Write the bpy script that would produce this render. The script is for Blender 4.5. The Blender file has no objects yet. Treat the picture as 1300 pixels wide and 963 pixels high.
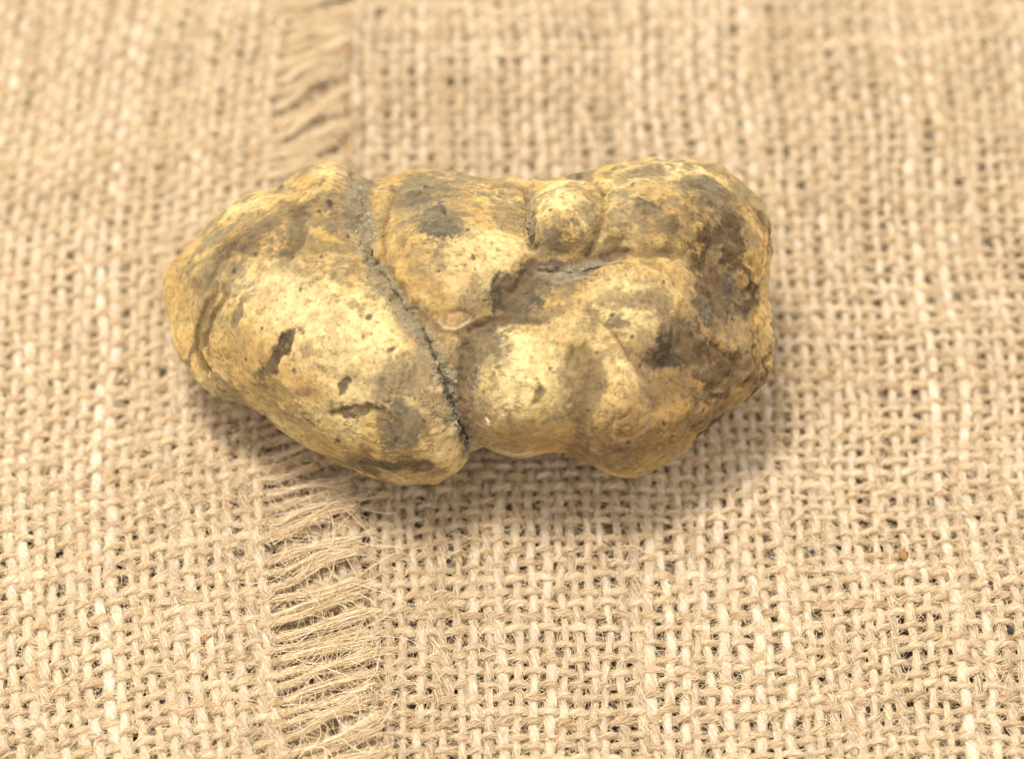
import bpy, math
import numpy as np

# ------------------------------------------------------------------ camera, light, exposure
SC = bpy.context.scene
COL = SC.collection
rng = np.random.default_rng(7)

PW, PH = 1300.0, 963.0               # proportions of the picture
ELEV = math.radians(55.0)
DIST = 0.46
LENS = 110.0
FPX = PW * LENS / 36.0               # focal length in the same units as the picture's width

FWD = np.array([0.0, math.cos(ELEV), -math.sin(ELEV)])
RIGHT = np.array([1.0, 0.0, 0.0])
UP = np.array([0.0, math.sin(ELEV), math.cos(ELEV)])
CAM = -FWD * DIST

cd = bpy.data.cameras.new("camera")
cam = bpy.data.objects.new("camera", cd)
COL.objects.link(cam)
cam.location = CAM
cam.rotation_euler = (math.pi / 2 - ELEV, 0, 0)
cd.lens = LENS
cd.sensor_width = 36.0
cd.clip_start = 0.01
cd.clip_end = 20.0
cd.dof.use_dof = True
cd.dof.focus_distance = DIST - 0.030
cd.dof.aperture_fstop = 10.5
SC.camera = cam

world = bpy.data.worlds.new("World")
SC.world = world
world.use_nodes = True
bg = world.node_tree.nodes["Background"]
bg.inputs["Color"].default_value = (0.99, 0.955, 0.975, 1)
bg.inputs["Strength"].default_value = 0.95


def area_lamp(name, loc, target, size, power, colour):
    ld = bpy.data.lights.new(name, "AREA")
    ld.shape = "DISK"
    ld.size = size
    ld.energy = power
    ld.color = colour
    o = bpy.data.objects.new(name, ld)
    COL.objects.link(o)
    o.location = loc
    d = np.array(target) - np.array(loc)
    import mathutils
    o.rotation_euler = mathutils.Vector(d).to_track_quat("-Z", "Y").to_euler()
    return o


area_lamp("studio_lamp", (-0.15, 0.02, 0.95), (0, 0, 0), 0.22, 7.8, (1.0, 0.97, 0.935))

SC.view_settings.view_transform = "Standard"
SC.view_settings.look = "None"
SC.view_settings.exposure = 0.62
SC.view_settings.gamma = 1.0
SC.cycles.use_denoising = True
SC.cycles.max_bounces = 8
SC.cycles.diffuse_bounces = 5
SC.cycles.sample_clamp_indirect = 6.0


def at(x, y, z=0.0):
    """point at height z seen at picture position x, y"""
    d = FWD + RIGHT * ((x - PW / 2) / FPX) + UP * ((PH / 2 - y) / FPX)
    return CAM + d * ((z - CAM[2]) / d[2])


# ------------------------------------------------------------------ noise
def _hash(ix, iy, iz, seed):
    h = (ix.astype(np.int64) * 374761393 + iy.astype(np.int64) * 668265263
         + iz.astype(np.int64) * 2147483647 + seed * 974711) & 0xFFFFFFFF
    h = ((h ^ (h >> 13)) * 1274126177) & 0xFFFFFFFF
    h = ((h ^ (h >> 16)) * 2246822519) & 0xFFFFFFFF
    h = h ^ (h >> 15)
    return (h & 0xFFFFFF) / float(0xFFFFFF)


def vnoise(p, seed=0):
    """smooth value noise, -1..1"""
    f = np.floor(p)
    i = f.astype(np.int64)
    t = p - f
    t = t * t * t * (t * (t * 6 - 15) + 10)
    r = 0
    for dx in (0, 1):
        wx = t[:, 0] if dx else 1 - t[:, 0]
        for dy in (0, 1):
            wy = t[:, 1] if dy else 1 - t[:, 1]
            for dz in (0, 1):
                wz = t[:, 2] if dz else 1 - t[:, 2]
                r = r + wx * wy * wz * _hash(i[:, 0] + dx, i[:, 1] + dy, i[:, 2] + dz, seed)
    return r * 2 - 1


def fbm(p, octaves=4, seed=0, gain=0.5):
    a, s, tot = 1.0, 0.0, 0.0
    q = p.copy()
    for k in range(octaves):
        s = s + a * vnoise(q, seed + 17 * k)
        tot += a
        a *= gain
        q = q * 2.03 + 11.3
    return s / tot


def sstep(e0, e1, x):
    t = np.clip((x - e0) / (e1 - e0), 0, 1)
    return t * t * (3 - 2 * t)


# ------------------------------------------------------------------ mesh helper
def quad_mesh(name, verts, quads, uv=None):
    me = bpy.data.meshes.new(name)
    nv, nf = len(verts), len(quads)
    me.vertices.add(nv)
    me.vertices.foreach_set("co", np.ascontiguousarray(verts, np.float32).ravel())
    me.loops.add(nf * 4)
    me.loops.foreach_set("vertex_index", np.ascontiguousarray(quads, np.int32).ravel())
    me.polygons.add(nf)
    me.polygons.foreach_set("loop_start", np.arange(0, nf * 4, 4, dtype=np.int32))
    me.update(calc_edges=True)
    me.polygons.foreach_set("use_smooth", np.ones(nf, bool))
    if uv is not None:
        l = me.uv_layers.new(name="UVMap")
        l.data.foreach_set("uv", np.ascontiguousarray(uv, np.float32).ravel())
    me.update()
    return me


def link(name, data, parent=None, mat=None):
    o = bpy.data.objects.new(name, data)
    COL.objects.link(o)
    if parent is not None:
        o.parent = parent
    if mat is not None:
        data.materials.append(mat)
    return o


# ------------------------------------------------------------------ materials
class Nodes:
    def __init__(self, name):
        self.m = bpy.data.materials.new(name)
        self.m.use_nodes = True
        self.t = self.m.node_tree
        self.n = self.t.nodes
        self.bsdf = self.n["Principled BSDF"]

    def new(self, typ, **kw):
        nd = self.n.new(typ)
        for k, v in kw.items():
            setattr(nd, k, v)
        return nd

    def put(self, nd, **kw):
        for k, v in kw.items():
            s = nd.inputs[int(k[1:])] if k[0] == "i" and k[1:].isdigit() else nd.inputs[k.replace("_", " ")]
            if hasattr(v, "is_output") or isinstance(v, bpy.types.NodeSocket):
                self.t.links.new(v, s)
            else:
                s.default_value = v
        return nd

    def math(self, op, a, b=0.0):
        nd = self.new("ShaderNodeMath", operation=op)
        self.put(nd, i0=a, i1=b)
        return nd.outputs[0]

    def ramp(self, fac, stops):
        nd = self.new("ShaderNodeValToRGB")
        el = nd.color_ramp.elements
        while len(el) < len(stops):
            el.new(0.5)
        for e, (p, c) in zip(el, stops):
            e.position = p
            e.color = (c[0], c[1], c[2], 1)
        self.t.links.new(fac, nd.inputs[0])
        return nd.outputs[0]

    def mix(self, fac, a, b, blend="MIX"):
        nd = self.new("ShaderNodeMix", data_type="RGBA", blend_type=blend)
        for k, v in ((0, fac), (6, a), (7, b)):
            if isinstance(v, bpy.types.NodeSocket):
                self.t.links.new(v, nd.inputs[k])
            else:
                nd.inputs[k].default_value = v if k == 0 else (v[0], v[1], v[2], 1)
        return nd.outputs[2]


def yarn_material(name, light, mid, dark, twist):
    N = Nodes(name)
    uv = N.new("ShaderNodeUVMap")
    sep = N.new("ShaderNodeSeparateXYZ")
    N.t.links.new(uv.outputs[0], sep.inputs[0])
    u, v = sep.outputs[0], sep.outputs[1]
    oi = N.new("ShaderNodeObjectInfo")
    ph = N.math("MULTIPLY", N.math("SUBTRACT", v, N.math("MULTIPLY", u, twist)), 2 * math.pi)
    cmb = N.new("ShaderNodeCombineXYZ")
    N.put(cmb, i0=N.math("COSINE", ph), i1=N.math("SINE", ph),
          i2=N.math("ADD", N.math("MULTIPLY", u, 0.22), N.math("MULTIPLY", oi.outputs["Random"], 91.0)))
    n1 = N.new("ShaderNodeTexNoise")
    N.put(n1, Vector=cmb.outputs[0], Scale=4.6, Detail=4.0, Roughness=0.7)
    cm2 = N.new("ShaderNodeCombineXYZ")
    N.put(cm2, i0=N.math("COSINE", ph), i1=N.math("SINE", ph),
          i2=N.math("ADD", N.math("MULTIPLY", u, 0.9), N.math("MULTIPLY", oi.outputs["Random"], 57.0)))
    n2 = N.new("ShaderNodeTexNoise")
    N.put(n2, Vector=cm2.outputs[0], Scale=0.55, Detail=2.0)
    f = N.math("ADD", N.math("MULTIPLY", n1.outputs[0], 0.75), N.math("MULTIPLY", n2.outputs[0], 0.45))
    f = N.math("ADD", f, N.math("MULTIPLY", N.math("SUBTRACT", oi.outputs["Random"], 0.5), 0.24))
    c = N.ramp(f, [(0.36, dark), (0.56, mid), (0.80, light)])
    n4 = N.new("ShaderNodeTexNoise")
    cm4 = N.new("ShaderNodeCombineXYZ")
    N.put(cm4, i0=N.math("MULTIPLY", u, 0.16), i1=N.math("MULTIPLY", oi.outputs["Random"], 313.0))
    N.put(n4, Vector=cm4.outputs[0], Scale=1.0, Detail=1.0)
    c = N.mix(N.ramp(n4.outputs[0], [(0.64, (0, 0, 0)), (0.74, (0.62, 0.62, 0.62))]), c, (0.44, 0.25, 0.085))
    ge = N.new("ShaderNodeNewGeometry")
    n3 = N.new("ShaderNodeTexNoise")
    N.put(n3, Vector=ge.outputs["Position"], Scale=55.0, Detail=3.0)
    c = N.mix(1.0, c, N.ramp(n3.outputs[0], [(0.28, (0.80, 0.74, 0.66)), (0.48, (1, 1, 1)), (0.72, (1.05, 1.05, 1.04))]), "MULTIPLY")
    N.put(N.bsdf, Base_Color=c, Roughness=0.72)
    N.bsdf.inputs["Specular IOR Level"].default_value = 0.25
    bp = N.new("ShaderNodeBump")
    N.put(bp, Strength=1.0, Distance=0.00030, Height=n1.outputs[0])
    N.t.links.new(bp.outputs[0], N.bsdf.inputs["Normal"])
    return N.m


M_WARP = yarn_material("jute_warp", (0.71, 0.61, 0.46), (0.55, 0.44, 0.30), (0.23, 0.15, 0.08), 0.09)
M_WEFT = yarn_material("jute_weft", (0.735, 0.59, 0.395), (0.535, 0.385, 0.22), (0.21, 0.12, 0.05), 0.16)


def fibre_material():
    N = Nodes("jute_fibre")
    hi = N.new("ShaderNodeHairInfo")
    c = N.ramp(hi.outputs["Random"], [(0.0, (0.40, 0.26, 0.12)), (0.35, (0.58, 0.42, 0.22)), (1.0, (0.80, 0.66, 0.43))])
    N.put(N.bsdf, Base_Color=c, Roughness=0.55)
    N.bsdf.inputs["Specular IOR Level"].default_value = 0.35
    return N.m


M_FIBRE = fibre_material()


def table_material():
    N = Nodes("dark_table")
    tc = N.new("ShaderNodeTexCoord")
    n1 = N.new("ShaderNodeTexNoise")
    N.put(n1, Vector=tc.outputs["Object"], Scale=60.0, Detail=5.0)
    c = N.ramp(n1.outputs[0], [(0.3, (0.10, 0.068, 0.043)), (0.7, (0.18, 0.125, 0.08))])
    N.put(N.bsdf, Base_Color=c, Roughness=0.7)
    return N.m


# ------------------------------------------------------------------ table
tb = quad_mesh("table", np.array([[-0.5, -0.4, 0], [0.5, -0.4, 0], [0.5, 0.5, 0], [-0.5, 0.5, 0]], float),
               np.array([[0, 1, 2, 3]]))
table = link("table_surface", tb, None, table_material())
table["kind"] = "structure"
table["label"] = "dark table surface showing through the weave of the burlap"

# ------------------------------------------------------------------ burlap cloths
SEG, SIDES = 6, 9


def swell(p):
    """the gentle waves of cloth that was folded before"""
    q = np.stack([p[:, 0] / 0.034, p[:, 1] / 0.020, np.full(len(p), 0.7)], 1)
    away = sstep(0.02, 0.06, np.hypot(p[:, 0] / 1.5, p[:, 1] - 0.008))
    return 0.0030 * away * np.clip(fbm(q, 2, 44) + 0.05, 0, 1)


class Yarn:
    """a yarn's centre line with its frame and radii"""

    def __init__(self, c, rb, rn):
        self.c, self.rb, self.rn = c, rb, rn
        t = np.gradient(c, axis=0)
        t /= np.linalg.norm(t, axis=1)[:, None]
        up = np.array([0, 0, 1.0])
        b = np.cross(t, up)
        b /= np.linalg.norm(b, axis=1)[:, None]
        self.t, self.b, self.n = t, b, np.cross(b, t)
        d = np.linalg.norm(np.diff(c, axis=0), axis=1)
        self.s = np.concatenate([[0], np.cumsum(d)])

    def mesh(self, name, twist, phase):
        n = len(self.c)
        fi = np.arange(SIDES) / SIDES * 2 * math.pi
        s = self.s[:, None] * 1000.0
        lobe = 1 + 0.06 * np.cos(3 * (fi[None, :] - 2 * math.pi * twist * s) + phase)
        x = np.cos(fi)[None, :] * lobe * self.rb[:, None]
        y = np.sin(fi)[None, :] * lobe * self.rn[:, None]
        v = self.c[:, None, :] + self.b[:, None, :] * x[..., None] + self.n[:, None, :] * y[..., None]
        i = np.arange(n - 1)[:, None]
        j = np.arange(SIDES)[None, :]
        j2 = (j + 1) % SIDES
        q = np.stack([i * SIDES + j, i * SIDES + j2, (i + 1) * SIDES + j2, (i + 1) * SIDES + j], -1).reshape(-1, 4)
        u0 = np.broadcast_to(s[:-1], (n - 1, SIDES))
        u1 = np.broadcast_to(s[1:], (n - 1, SIDES))
        v0 = np.broadcast_to(j / SIDES, (n - 1, SIDES))
        v1 = np.broadcast_to((j + 1) / SIDES, (n - 1, SIDES))
        uv = np.stack([np.stack([u0, v0], -1), np.stack([u0, v1], -1), np.stack([u1, v1], -1), np.stack([u1, v0], -1)], 2)
        return quad_mesh(name, v.reshape(-1, 3), q, uv.reshape(-1, 2))

    def sample(self, f):
        """frame at fractional indices f"""
        f = np.clip(f, 0, len(self.c) - 1.001)
        i = f.astype(int)
        t = (f - i)[..., None]
        L = lambda a: a[i] * (1 - t) + a[i + 1] * t
        rb = self.rb[i] * (1 - t[..., 0]) + self.rb[i + 1] * t[..., 0]
        rn = self.rn[i] * (1 - t[..., 0]) + self.rn[i + 1] * t[..., 0]
        return L(self.c), L(self.b), L(self.n), rb, rn


def cling_fibres(y, per_m, twist, rg):
    """fibres lying on a yarn, lifting off it at their ends"""
    m = int(per_m * y.s[-1])
    if m < 1:
        return np.zeros((0, 6, 3))
    n = len(y.c)
    st = rg.uniform(-2, n - 4, m)
    ln = rg.uniform(4, 15, m)
    k = np.linspace(0, 1, 6)[None, :]
    f = st[:, None] + ln[:, None] * k
    c, b, nn, rb, rn = y.sample(f)
    sm = np.interp(np.clip(f, 0, n - 1), np.arange(n), y.s) * 1000
    sign = np.where(rg.random(m) < 0.85, 1, -0.6)[:, None]
    fi = rg.uniform(-0.6, math.pi + 0.6, m)[:, None] + 2 * math.pi * twist * sign * (sm - sm[:, :1])
    lift = 1.0 + rg.uniform(0.0, 0.18, m)[:, None]
    e0 = rg.exponential(0.35, m)[:, None] * np.clip(1 - k / 0.35, 0, 1) ** 1.5
    e1 = rg.exponential(0.35, m)[:, None] * np.clip((k - 0.65) / 0.35, 0, 1) ** 1.5
    lift = lift + e0 + e1
    p = c + b * (np.cos(fi) * rb * lift)[..., None] + nn * (np.sin(fi) * rn * lift)[..., None]
    p = p + rg.normal(0, 0.00004, p.shape)
    return p


def fuzz_fibres(y, per_m, rg):
    """loose curly hairs standing off a yarn"""
    m = int(per_m * y.s[-1])
    n = len(y.c)
    c, b, nn, rb, rn = y.sample(rg.uniform(0, n - 1, m))
    fi = rg.uniform(-1.3, math.pi + 1.3, m)
    o = b * (np.cos(fi) * rb * 0.9)[:, None] + nn * (np.sin(fi) * rn * 0.9)[:, None]
    d = o / np.linalg.norm(o, axis=1)[:, None] * 0.7 + rg.normal(0, 0.7, (m, 3))
    d[:, 2] *= 0.6
    d /= np.linalg.norm(d, axis=1)[:, None]
    bend = rg.normal(0, 0.5, (m, 3))
    L = rg.uniform(0.0006, 0.0024, m)
    p = np.zeros((m, 6, 3))
    p[:, 0] = c + o
    for k in range(1, 6):
        d = d + bend * 0.33
        d[:, 2] -= 0.10
        d /= np.linalg.norm(d, axis=1)[:, None]
        p[:, k] = p[:, k - 1] + d * (L / 5)[:, None]
    return p


def hair_object(name, arrays, radius, parent):
    """all loose fibres of one cloth: nobody could count them"""
    arrays = [a for a in arrays if len(a)]
    tot = sum(len(a) for a in arrays)
    sizes, pts = [], []
    for a in arrays:
        sizes += [a.shape[1]] * len(a)
        pts.append(a.reshape(-1, 3))
    pts = np.concatenate(pts).astype(np.float32)
    cv = bpy.data.hair_curves.new(name)
    cv.add_curves(sizes)
    cv.attributes["position"].data.foreach_set("vector", pts.ravel())
    rg = np.random.default_rng(3)
    rad = np.repeat(rg.uniform(0.6, 1.5, tot), sizes) * radius
    ra = cv.attributes.get("radius") or cv.attributes.new("radius", "FLOAT", "POINT")
    ra.data.foreach_set("value", rad.astype(np.float32))
    o = link(name, cv, parent, M_FIBRE)
    o["kind"] = "stuff"
    return o


class Cloth:
    edge = None

    def __init__(self, name, label, origin, pitch_a, pitch_b, ang_a, ang_b, seed, base_z):
        self.root = bpy.data.objects.new(name, None)
        COL.objects.link(self.root)
        self.root["label"] = label
        self.root["category"] = "burlap"
        self.o = np.array(origin[:2])
        ra, rb = math.radians(ang_a), math.radians(ang_b)
        self.da = np.array([math.cos(ra), math.sin(ra)]) * pitch_a
        self.db = np.array([-math.sin(rb), math.cos(rb)]) * pitch_b
        self.seed, self.base_z = seed, base_z
        self.pitch = (pitch_a, pitch_b)
        self.yarns = []

    def xy(self, a, b):
        p = self.o + a[:, None] * self.da + b[:, None] * self.db
        if self.edge is not None:
            p[:, 0] = np.polyval(self.edge, np.clip(p[:, 1], -0.075, 0.095)) + a * self.da[0]
        q = np.stack([p[:, 0] / 0.030, p[:, 1] / 0.026, np.full(len(a), self.seed * 3.7)], 1)
        dx = fbm(q, 2, self.seed) * 0.0011
        dy = fbm(q, 2, self.seed + 5) * 0.0017
        return np.stack([p[:, 0] + dx, p[:, 1] + dy], 1)

    def wander(self, idx, along, kind):
        q = np.stack([along / 5.0, np.full(len(along), idx * 1.31), np.full(len(along), self.seed + kind * 9.1)], 1)
        q2 = q * np.array([3.1, 1, 1]) + 40
        off = 0.20 * (_hash(np.array([idx + 500]), np.array([kind]), np.array([self.seed]), 5)[0] - 0.5)
        return off + 0.26 * vnoise(q, 3) + 0.13 * vnoise(q2, 4)

    def add(self, idx, lo, hi, kind, tail=None):
        """kind 0: warp (runs along b at a = idx); kind 1: weft (runs along a at b = idx)"""
        n = int((hi - lo) * SEG) + 1
        s = np.linspace(lo, hi, n)
        w = self.wander(idx, s, kind)
        sgn = 1 if idx % 2 == 0 else -1
        if kind == 0:
            p = self.xy(idx + w, s)
            dz = 0.00022 * sgn * np.cos(math.pi * s)
        else:
            p = self.xy(s, idx + w)
            dz = -0.00037 * sgn * np.cos(math.pi * s)
        z = self.base_z(p) + dz + swell(p)
        q = np.stack([s / 2.6, np.full(n, idx * 2.7), np.full(n, self.seed * 5.0 + kind)], 1)
        thick = 0.76 + 0.52 * rng.random() ** 1.3
        k = thick * (1 + 0.20 * vnoise(q, 8) + 0.12 * vnoise(q * np.array([2.7, 1, 1]) + 9, 9))
        if kind == 0:
            rb, rn = 0.00060 * k, 0.00036 * k ** 0.5
        else:
            rb, rn = 0.00049 * k, 0.00035 * k ** 0.5
        c = np.column_stack([p, z])
        if tail is not None:
            tc, trb, trn = tail(c, idx)
            c = np.concatenate([c, tc])
            rb = np.concatenate([rb, trb * rb[-1]])
            rn = np.concatenate([rn, trn * rn[-1]])
        y = Yarn(c, rb, rn)
        y.kind = kind
        tw = 0.09 if kind == 0 else 0.16
        me = y.mesh("yarn", tw, rng.uniform(0, 6))
        link("warp_yarn" if kind == 0 else "weft_yarn", me, self.root, M_WARP if kind == 0 else M_WEFT)
        self.yarns.append(y)
        return y


# lower cloth, spread over the table
Z0 = 0.0010
lower = Cloth("burlap_cloth", "tan burlap cloth spread flat on the table under the truffle and under the frayed edge",
              at(760, 481), 0.00203, 0.00204, 2.0, 0.5, 2, lambda p: np.full(len(p), Z0))
A0, A1, B0, B1 = -26, 44, -38, 46
for a in range(A0, A1 + 1):
    lower.add(a, B0 - 0.6, B1 + 0.6, 0)
for b in range(B0, B1 + 1):
    lower.add(b, A0 - 0.6, A1 + 0.6, 1)

# upper cloth, its frayed right edge lying over the lower one
EDGE = np.polyfit(*np.array([at(x, y)[[1, 0]] for x, y in ((366, 0), (348, 200), (318, 500), (322, 670), (350, 870))]).T, 2)
ENDS = np.polyfit(*np.array([at(x, y)[[1, 0]] for x, y in ((455, 0), (440, 60), (436, 200), (450, 640), (461, 800))]).T, 2)


def upper_z(p):
    return Z0 + 0.0019 * sstep(at(175, 435)[0], at(262, 435)[0], p[:, 0])


upper = Cloth("burlap_cloth", "tan burlap cloth with a frayed right edge of loose threads, lying over the other cloth",
              at(338, 481), 0.00212, 0.00206, 12.0, 7.0, 9, upper_z)
upper.edge = EDGE
UA0, UB0, UB1 = -27, -40, 52
fringe_paths = []


def fringe_tail(c, idx):
    """the loose end of a weft thread beyond the last warp"""
    d = c[-1, :2] - c[-9, :2]
    d = d / np.linalg.norm(d)
    g = math.floor(idx / 3)
    hh = _hash(np.array([g]), np.array([3]), np.array([1]), 11)[0]
    h2 = _hash(np.array([idx + 900]), np.array([7]), np.array([2]), 12)[0]
    pull = ((idx - (g * 3 + 1)) * -0.00135) * (0.25 + 0.65 * hh)       # neighbours bunch together
    endx = np.polyval(ENDS, c[-1, 1] + 0.004) + 0.0020 * (h2 - 0.5)
    length = (endx - c[-1, 0]) / 0.90
    n = 36
    t = np.linspace(0, 1, n + 1)[1:]
    ang = math.radians(11 + 60 * np.clip(c[-1, 1], -0.05, 0.1) + 16 * (hh - 0.5) + 13 * (h2 - 0.5))
    r = np.array([[math.cos(ang), -math.sin(ang)], [math.sin(ang), math.cos(ang)]])
    d2 = r @ d
    nrm = np.array([-d2[1], d2[0]])
    q = np.stack([t * 2.2, np.full(n, idx * 1.9), np.full(n, 4.4)], 1)
    curve = vnoise(q, 21) * 0.0008 * sstep(0, 0.3, t)
    turn = sstep(0, 0.25, t)[:, None]
    dirs = d * (1 - turn) + d2 * turn
    step = length / n
    p = c[-1, :2] + np.cumsum(dirs, 0) * step + nrm * (pull * sstep(0, 0.7, t) + curve)[:, None]
    zl = Z0 + 0.0019 + swell(p)
    z = c[-1, 2] + (zl - c[-1, 2]) * sstep(0, 0.5, t) + 0.00045 * np.sin(t * 5 + hh * 6 + idx) * sstep(0, .3, t) + 0.0004 * h2 * t
    k = np.where(h2 < 0.22, 0.3, 1.0) * (1 - 0.25 * t) * (1 - 0.85 * sstep(0.90, 1.0, t))
    out = np.column_stack([p, z])
    fringe_paths.append(out)
    return out, k * (1.15 if c[-1, 1] > 0.02 else 0.72), k * 0.85


for a in range(UA0, 1):
    upper.add(a, UB0 - 0.6, UB1 + 0.6, 0)
for b in range(UB0, UB1 + 1):
    upper.add(b, UA0 - 0.6, 0.45, 1, fringe_tail)

for cl in (lower, upper):
    hair = []
    for y in cl.yarns:
        tw = 0.09 if y.kind == 0 else 0.16
        hair.append(cling_fibres(y, 3000, tw, rng))
        hair.append(fuzz_fibres(y, 2300, rng))
    hair_object("loose_fibres", hair, 0.000026, cl.root)

fr = []
for p in fringe_paths:
    m = int(rng.integers(5, 17)) + (9 if p[0, 1] > 0.02 else 0)
    t = np.linspace(0, 1, len(p))[None, :, None]
    off = rng.normal(0, 1, (m, 1, 3)) * np.array([0.00022, 0.00022, 0.00015])
    off2 = rng.normal(0, 1, (m, 1, 3)) * np.array([0.0007, 0.0005, 0.0003])
    ph = rng.uniform(0, 6.3, (m, 1, 1))
    wave = np.sin(t * rng.uniform(4, 11, (m, 1, 1)) + ph) * off * 0.7
    f = p[None] + off + off2 * t ** 1.5 + wave
    f[..., 2] += 0.00025
    f[..., 2] = np.maximum(f[..., 2], 0.0016)
    cut = rng.integers(0, 8, m)
    f = f[:, ::4]
    fr.append(f)
# stray wisps pulled out of the fringe, lying across it
for p in fringe_paths:
    m = 5
    o = p[rng.integers(2, 34, m)] + np.array([0, 0, 0.0004])
    an = rng.normal(0.25, 0.75, m) + np.where(rng.random(m) < 0.4, math.pi, 0)
    cv_ = rng.normal(0, 1.6, m)
    L = rng.uniform(0.002, 0.009, m)
    f = np.zeros((m, 9, 3))
    f[:, 0] = o
    for k in range(1, 9):
        an = an + cv_ * 0.11 + rng.normal(0, 0.12, m)
        st = np.stack([np.cos(an), np.sin(an), rng.normal(0, 0.12, m)], 1)
        f[:, k] = f[:, k - 1] + st * (L / 8)[:, None]
    f[..., 2] = np.maximum(f[..., 2], 0.0022)
    fr.append(f)
hair_object("fringe_fibres", fr, 0.000034, upper.root)

# ------------------------------------------------------------------ truffle
OUT = [(207,375),(208,355),(214,338),(237,317),(266,284),(294,256),(322,246),(348,240),(367,227),(386,212),(417,204),(439,207),
       (452,222),(470,227),(493,226),(505,219),(537,215),(568,214),(594,221),(620,226),(645,227),(670,228),(709,225),(735,218),
       (774,209),(806,204),(855,204),(887,202),(910,207),(924,216),(945,235),(964,258),(975,283),(980,316),(977,342),(976,374),
       (982,406),(986,432),(981,463),(972,492),(946,511),(927,522),(901,542),(868,575),(835,598),(815,607),(792,609),(768,602),
       (742,587),(722,578),(709,575),(689,577),(673,582),(649,580),(630,576),(613,568),(603,578),(592,587),(580,602),(554,616),
       (521,619),(488,613),(461,603),(428,590),(395,572),(375,560),(349,542),(336,526),(306,512),(276,504),(256,489),(240,473),
       (226,453),(219,430),(216,410),(210,395)]
TC = np.array([596.0, 412.0])
TZ = 0.0185
tc0 = at(TC[0], TC[1], TZ)
DEP = float((tc0 - CAM) @ FWD)
UNIT = DEP / FPX                                  # size of one outline unit at the truffle


def cube_sphere(N):
    """shared-vertex cube sphere: unit points and quads"""
    t = np.tan(np.linspace(-math.pi / 4, math.pi / 4, N + 1))
    g = np.arange(N + 1)
    key, pts, quads = {}, [], []
    faces = []
    for ax in range(3):
        for sg in (-1, 1):
            I, J = np.meshgrid(g, g, indexing="ij")
            ijk = np.zeros((N + 1, N + 1, 3), np.int64)
            o1, o2 = (ax + 1) % 3, (ax + 2) % 3
            ijk[..., ax] = N if sg > 0 else 0
            ijk[..., o1], ijk[..., o2] = I, J
            faces.append((ijk, sg))
    allk = np.concatenate([f[0].reshape(-1, 3) for f in faces])
    code = (allk[:, 0] * (N + 1) + allk[:, 1]) * (N + 1) + allk[:, 2]
    uq, first, inv = np.unique(code, return_index=True, return_inverse=True)
    p = t[allk[first]]
    p = p / np.linalg.norm(p, axis=1)[:, None]
    inv = inv.reshape(6, N + 1, N + 1)
    for k, (ijk, sg) in enumerate(faces):
        a, b, c, d = inv[k, :-1, :-1], inv[k, 1:, :-1], inv[k, 1:, 1:], inv[k, :-1, 1:]
        q = np.stack([a, b, c, d] if sg > 0 else [a, d, c, b], -1).reshape(-1, 4)
        quads.append(q)
    return p, np.concatenate(quads)


def normals(v, q):
    n = np.cross(v[q[:, 2]] - v[q[:, 0]], v[q[:, 3]] - v[q[:, 1]])
    r = np.zeros_like(v)
    for k in range(4):
        for ax in range(3):
            r[:, ax] += np.bincount(q[:, k], n[:, ax], len(v))
    return r / np.maximum(np.linalg.norm(r, axis=1), 1e-15)[:, None]


sp, TQ = cube_sphere(236)
sp = sp + np.array([0, 0, 0.40])                     # finer towards the top side
sp /= np.linalg.norm(sp, axis=1)[:, None]
a_, b_, c_ = sp[:, 0], sp[:, 1], sp[:, 2]           # right, up in the view, towards the view
th = np.arctan2(b_, a_)
rho = np.sqrt(a_ ** 2 + b_ ** 2)
op = np.array(OUT, float)
od = np.stack([op[:, 0] - TC[0], TC[1] - op[:, 1]], 1)
dense = np.concatenate([od[i] + (od[(i + 1) % len(od)] - od[i]) * np.linspace(0, 1, 24, endpoint=False)[:, None] for i in range(len(od))])
dth, dr = np.arctan2(dense[:, 1], dense[:, 0]), np.hypot(dense[:, 0], dense[:, 1])
o_ = np.argsort(dth)
tab = np.linspace(-math.pi, math.pi, 1441)
rd = np.interp(tab, dth[o_], dr[o_], period=2 * math.pi)


def circ_smooth(r, w):
    k = np.exp(-0.5 * (np.arange(-4 * w, 4 * w + 1) / w) ** 2)
    k /= k.sum()
    rr = np.concatenate([r[:-1]] * 3)
    s = np.convolve(rr, k, "same")[len(r) - 1:2 * (len(r) - 1)]
    return np.append(s, s[0])


Rd = np.interp(th, tab, circ_smooth(rd, 4))
Rs = np.interp(th, tab, circ_smooth(rd, 40))
bl = rho ** 6
R = (Rs * (1 - bl) + Rd * bl) * 1.006
U, V = rho * R * np.cos(th), rho * R * np.sin(th)   # outline units, V up
H = 0.0215
W = c_ * H - 0.216 * V * UNIT
# height of a point above the table before the lobes
k_p = 1 - W / DEP
P = tc0 + RIGHT * (U * UNIT * k_p)[:, None] + UP * (V * UNIT * k_p)[:, None] - FWD * W[:, None]
N0 = normals(P, TQ)
X, Y = TC[0] + U, TC[1] - V                          # feature coordinates
front = sstep(-0.25, 0.15, c_)


def ell(x, y, rx, ry, rot, xx=None, yy=None):
    xx = X if xx is None else xx
    yy = Y if yy is None else yy
    r = math.radians(rot)
    dx, dy = xx - x, yy - y
    return np.sqrt(((dx * math.cos(r) + dy * math.sin(r)) / rx) ** 2 + ((-dx * math.sin(r) + dy * math.cos(r)) / ry) ** 2)


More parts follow.
